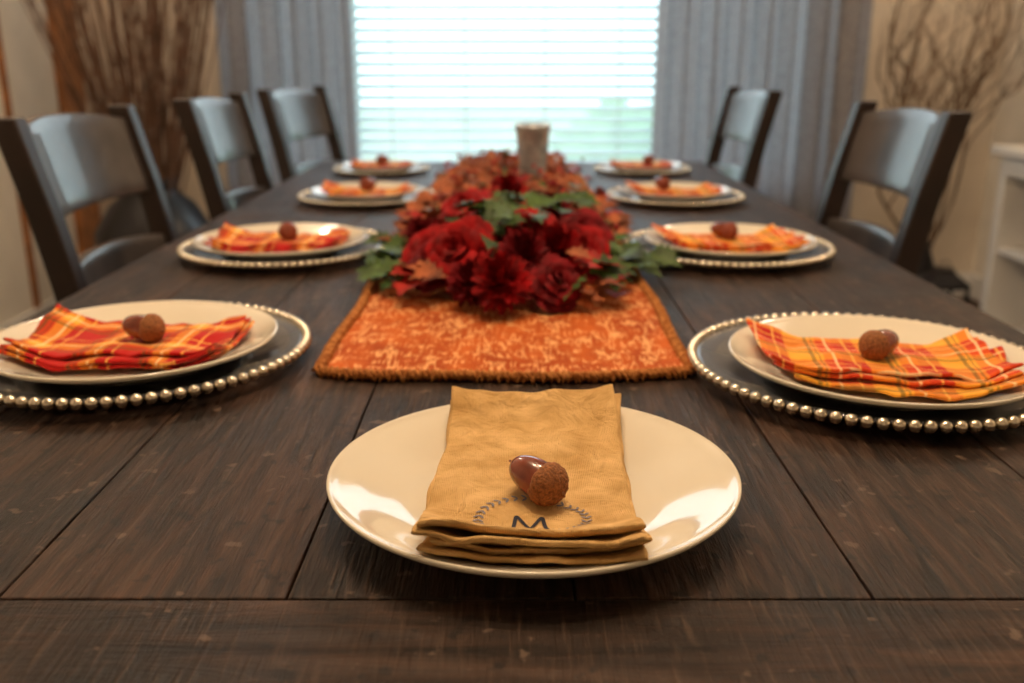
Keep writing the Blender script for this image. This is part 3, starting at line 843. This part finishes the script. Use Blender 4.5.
def mound(x, y, top=.1, w=.15):
    return top*max(0, 1-(x/w)**2)
def reg_back(rd):
    x = rd.uniform(-.17, .17); y = rd.uniform(1.34, 2.35); e = min(1, (2.42-y)/.2)
    hh = .074 if y < 1.8 else .082
    return x, y, rd.uniform(.2, 1)*mound(x, y, hh*e, .24)
def reg_front(rd):
    x = rd.uniform(-.13, .12); y = rd.uniform(1.06, 1.45); return x, y, rd.uniform(.1, .9)*mound(x, y, .075, .17)
def reg_green(rd):
    c = rd.choice([(-.150, 1.27, .016), (-.145, 1.22, .012), (-.14, 1.17, .01), (-.155, 1.24, .01), (.14, 1.26, .016), (.13, 1.22, .014), (.150, 1.30, .01), (-.02, 1.22, .086), (.015, 1.2, .082), (-.12, 1.45, .045), (.02, 1.30, .088), (-.14, 1.32, .02), (.09, 1.46, .07), (-.03, 1.16, .07), (.08, 1.10, .03)])
    return c[0]+rd.gauss(0, .018), c[1]+rd.gauss(0, .022), c[2]+rd.uniform(0, .010)
def reg_line(rd):
    x = rd.uniform(-.15, .15); y = rd.uniform(1.3, 2.25); return x, y, rd.uniform(.3, 1)*mound(x, y, .075, .2)
foliage('rust_leaves', M['rustleaf'], 1200, reg_back, .030, True, 3, .9)
foliage('rust_leaves', M['rustleaf'], 60, reg_front, .036, True, 33, .4)
foliage('red_leaves', M['redleaf'], 130, reg_front, .044, True, 4, .4)
foliage('red_leaves', M['redleaf'], 160, reg_back, .034, True, 14)
foliage('green_leaves', M['greenleaf'], 150, reg_green, .050, True, 5, .3)
foliage('green_leaves', M['greenleaf'], 130, reg_line, .036, True, 6, .5)
bm = bmesh.new(); rd = random.Random(8)
for i in range(26):
    y0 = 1.08+i*.047; x0 = rd.uniform(-.05, .05)
    if abs(y0-1.93) < .09: x0 = -.07
    tube(bm, [(x0, y0-GY, .006), (x0+rd.uniform(-.03, .03), y0+.05-GY, .02), (x0+rd.uniform(-.06, .02), y0+.1-GY, .04)], [.003, .0025, .0015], 5)
for i in range(120):
    x, y, h = reg_back(rd)
    if math.hypot(x-.04, y-1.93) < .07: continue
    p = Vector((x, y-GY, h*.6)); d = Vector((rd.uniform(-.02, .02), rd.uniform(-.02, .02), rd.uniform(.02, .035)))
    tube(bm, [p, p+d*.6, p+d], [.0012, .001, .0006], 4)
o = mesh_obj('stems', bm, M['stem'], parent=gar); o['kind'] = 'stuff'
bm = bmesh.new()
for i in range(140):
    x, y, h = reg_back(rd)
    if math.hypot(x-.04, y-1.93) < .06: continue
    bmesh.ops.create_icosphere(bm, subdivisions=2, radius=rd.uniform(.0035, .006), matrix=Matrix.Translation((x, y-GY, h+.015)))
o = mesh_obj('berries', bm, M['redleaf'], parent=gar); o['kind'] = 'stuff'

# candle holder
hol = empty('candle_holder', (.042, 1.93, TZ+.0056)); tag(hol, 'silvery metal candle holder standing among the leaves', 'candle holder')
bm = bmesh.new()
lathe(bm, [(0, 0), (.026, 0), (.030, .003), (.027, .012), (.028, .05), (.031, .11), (.034, .143), (.037, .150), (.037, .157), (.0335, .157), (.032, .148), (.029, .11), (.025, .05), (.023, .02), (0, .018)], 48)
mesh_obj('holder_body', bm, M['silver'], parent=hol)
bm = bmesh.new(); lathe(bm, [(0, .019), (.020, .019), (.0205, .050), (.018, .053), (0, .052)], 32); mesh_obj('candle', bm, M['candle'], parent=hol)

# ------------------------------------------------------------ floor vases & branches
def vase(name, loc, prof, mat, label, cat):
    r = empty(name, loc); tag(r, label, cat)
    bm = bmesh.new(); lathe(bm, prof, 56); mesh_obj('vase', bm, mat, parent=r); return r
v1 = vase('branch_vase', (-1.40, 3.66, 0), [(0, 0), (.12, 0), (.13, .01), (.19, .12), (.225, .28), (.22, .40), (.16, .50), (.11, .54), (.10, .58), (.12, .60), (.112, .60), (.09, .575), (.10, .53), (.15, .48), (.2, .38), (.2, .28), (.17, .13), (.11, .03), (0, .03)], M['black'],
          'large black floor vase full of tall reddish-brown dried sticks', 'vase')
rd = random.Random(5); bm = bmesh.new()
for i in range(105):
    a = rd.uniform(0, 2*math.pi); r0 = rd.uniform(0, .07); sp = rd.uniform(0, .50)
    bx, by = r0*math.cos(a), r0*math.sin(a)
    tx, ty = bx+sp*math.cos(a)*1.0, by+sp*math.sin(a)*.55
    ty = min(ty, .28); tx = max(tx, -.40)
    H = rd.uniform(1.3, 1.95); pts = []
    for k in range(9):
        t = k/8; pts.append((bx+(tx-bx)*t+.012*math.sin(6*t+i), by+(ty-by)*t+.012*math.cos(5*t+i*2), .35+(H-.35)*t))
    tube(bm, pts, [.0048-.003*k/8 for k in range(9)], 5)
    for q in range(2):
        k = rd.randint(3, 6); p = Vector(pts[k]); d = Vector((rd.uniform(-.25, .25), rd.uniform(-.2, .05), rd.uniform(.5, .9)))*.3
        if p.x+d.x < -.43: d.x = 0
        tube(bm, [p, p+d*.5+Vector((0, 0, .01)), p+d], [.0024, .0018, .001], 4)
o = mesh_obj('branches', bm, M['twig'], parent=v1); o['kind'] = 'stuff'

v2 = vase('branch_vase', (1.70, 3.86, 0), [(0, 0), (.05, 0), (.06, .01), (.075, .1), (.07, .2), (.04, .28), (.035, .31), (.045, .32), (.036, .32), (.028, .3), (.06, .2), (.06, .05), (0, .02)], M['black'],
          'slim dark floor vase holding sparse curly willow branches', 'vase')
bm = bmesh.new(); rd = random.Random(21)
def grow(p, d, ln, r, depth):
    pts = [p.copy()]; rad = [r]; n = 12
    dd = d.copy()
    for k in range(n):
        dd = (dd + Vector((rd.uniform(-.36, .36), rd.uniform(-.28, .2), rd.uniform(-.05, .18)))).normalized()
        q = pts[-1]+dd*ln/n
        q.x = max(-.20, min(q.x, .30)); q.y = max(-.22, min(q.y, .22))
        pts.append(q); rad.append(r*(1-.6*(k+1)/n))
        if depth > 0 and k > 1 and rd.random() < .5:
            side = (dd+Vector((rd.uniform(-1, .9), rd.uniform(-.6, .3), rd.uniform(0, .6)))).normalized()
            grow(q, side, ln*rd.uniform(.35, .55), rad[-1]*.8, depth-1)
    tube(bm, pts, rad, 5)
for i in range(9):
    grow(Vector((rd.uniform(-.02, .02), rd.uniform(-.02, .02), .2)), Vector((-.32+.07*i, rd.uniform(-.12, .05), 1)).normalized(), rd.uniform(1.0, 1.3), .0075, 2)
o = mesh_obj('branches', bm, M['twig2'], parent=v2); o['kind'] = 'stuff'

lan = empty('lantern', (1.68, 3.58, 0)); tag(lan, 'small black metal lantern standing on the floor', 'lantern')
bm = bmesh.new()
box(bm, -.075, .075, -.075, .075, 0, .02); box(bm, -.075, .075, -.075, .075, .19, .205)
for x in (-.068, .068):
    for y in (-.068, .068): box(bm, x-.006, x+.006, y-.006, y+.006, .02, .19)
R = [[bm.verts.new((sx*w, sy*w, z)) for sx, sy in ((-1, -1), (1, -1), (1, 1), (-1, 1))] for w, z in ((.08, .205), (.03, .25), (.03, .262))]
for a, b in zip(R[:-1], R[1:]):
    for i in range(4): bm.faces.new((a[i], a[(i+1) % 4], b[(i+1) % 4], b[i]))
bm.faces.new(R[-1]); bm.faces.new(R[0][::-1])
mesh_obj('lantern_frame', bm, M['black'], False, parent=lan)
bm = bmesh.new(); lathe(bm, [(0, .02), (.03, .02), (.03, .11), (.026, .115), (0, .113)], 24); mesh_obj('candle', bm, M['candle'], parent=lan)
bm = bmesh.new(); tube(bm, [(.025*math.cos(a), 0, .262+.03*math.sin(a)) for a in [math.pi*k/10 for k in range(11)]], .002, 6); mesh_obj('handle', bm, M['black'], parent=lan)

# ------------------------------------------------------------ cabinet
cab = empty('storage_cabinet', (1.92, 3.00, 0)); tag(cab, 'white painted open-shelf cabinet standing against the wall', 'cabinet')
X0, X1, Y0, Y1 = -.15, .16, -.48, .45
bm = bmesh.new()
box(bm, X0, X1, Y0, Y0+.03, 0, .71); box(bm, X0, X1, Y1-.05, Y1, 0, .71); box(bm, X1-.012, X1, Y0+.03, Y1-.05, .06, .71)
box(bm, X0+.01, X1-.012, Y0+.03, Y1-.05, .06, .085); box(bm, X0, X0+.02, Y0+.03, Y1-.05, .64, .71); box(bm, X0+.01, X0+.025, Y0+.03, Y1-.05, 0, .06)
box(bm, X0, X1-.012, -.03, 0, .085, .64)
mesh_obj('cabinet_body', bm, M['cab'], False, parent=cab, bevel=.003)
bm = bmesh.new(); box(bm, X0-.03, X1, Y0-.03, Y1+.03, .71, .742); mesh_obj('cabinet_top', bm, M['cab'], False, parent=cab, bevel=.006)
for ya, yb in ((Y0+.03, -.03), (0, Y1-.05)):
    bm = bmesh.new(); box(bm, X0+.01, X1-.012, ya, yb, .36, .38); mesh_obj('shelf', bm, M['cab'], False, parent=cab, bevel=.002)

# ------------------------------------------------------------ lights
def point(name, loc, power, col, rad):
    l = bpy.data.lights.new(name, 'POINT'); l.energy = power; l.color = col; l.shadow_soft_size = rad
    o = bpy.data.objects.new(name, l); COL.objects.link(o); o.location = loc; return o
for i in range(5):
    a = 2*math.pi*i/5+.3
    point('chandelier_bulb', (.0+.24*math.cos(a), .95+.24*math.sin(a), 1.95), 8.8, (1, .71, .44), .03)
for (x, y) in ((-1.15, 2.9), (1.4, 2.9)):
    point('fill_light', (x, y, 2.35), 18, (1, .80, .60), .08)  # added fill lights, no visible source; brighten the walls at the back
l = bpy.data.lights.new('portal', 'AREA'); l.shape = 'RECTANGLE'; l.size = WX1-WX0; l.size_y = WZ1-WZ0
l.cycles.is_portal = True
o = bpy.data.objects.new('portal', l); COL.objects.link(o); o.location = ((WX0+WX1)/2, YB+.13, (WZ0+WZ1)/2); o.rotation_euler = (math.radians(-90), 0, 0)
w = bpy.data.worlds.new('World'); sc.world = w; w.use_nodes = True
N = w.node_tree.nodes; Lk = w.node_tree.links; bg = N['Background']
tc = N.new('ShaderNodeTexCoord'); sp = N.new('ShaderNodeSeparateXYZ'); Lk.new(tc.outputs['Generated'], sp.inputs[0])
r = N.new('ShaderNodeValToRGB'); r.color_ramp.elements[0].position = .0; r.color_ramp.elements[0].color = (.66, .82, .86, 1)
r.color_ramp.elements[1].position = .25; r.color_ramp.elements[1].color = (.76, .90, 1, 1)
Lk.new(sp.outputs[2], r.inputs['Fac']); Lk.new(r.outputs['Color'], bg.inputs['Color']); bg.inputs['Strength'].default_value = 3.9

# ------------------------------------------------------------ camera
cam = bpy.data.cameras.new('camera'); co = bpy.data.objects.new('camera', cam); COL.objects.link(co)
co.location = (0, 0, 1.035); co.rotation_euler = (math.radians(90-16.64), 0, 0)
cam.lens = 33.05; cam.sensor_width = 36; cam.clip_start = .01
cam.dof.use_dof = True; cam.dof.focus_distance = .60; cam.dof.aperture_fstop = 5.2
sc.camera = co
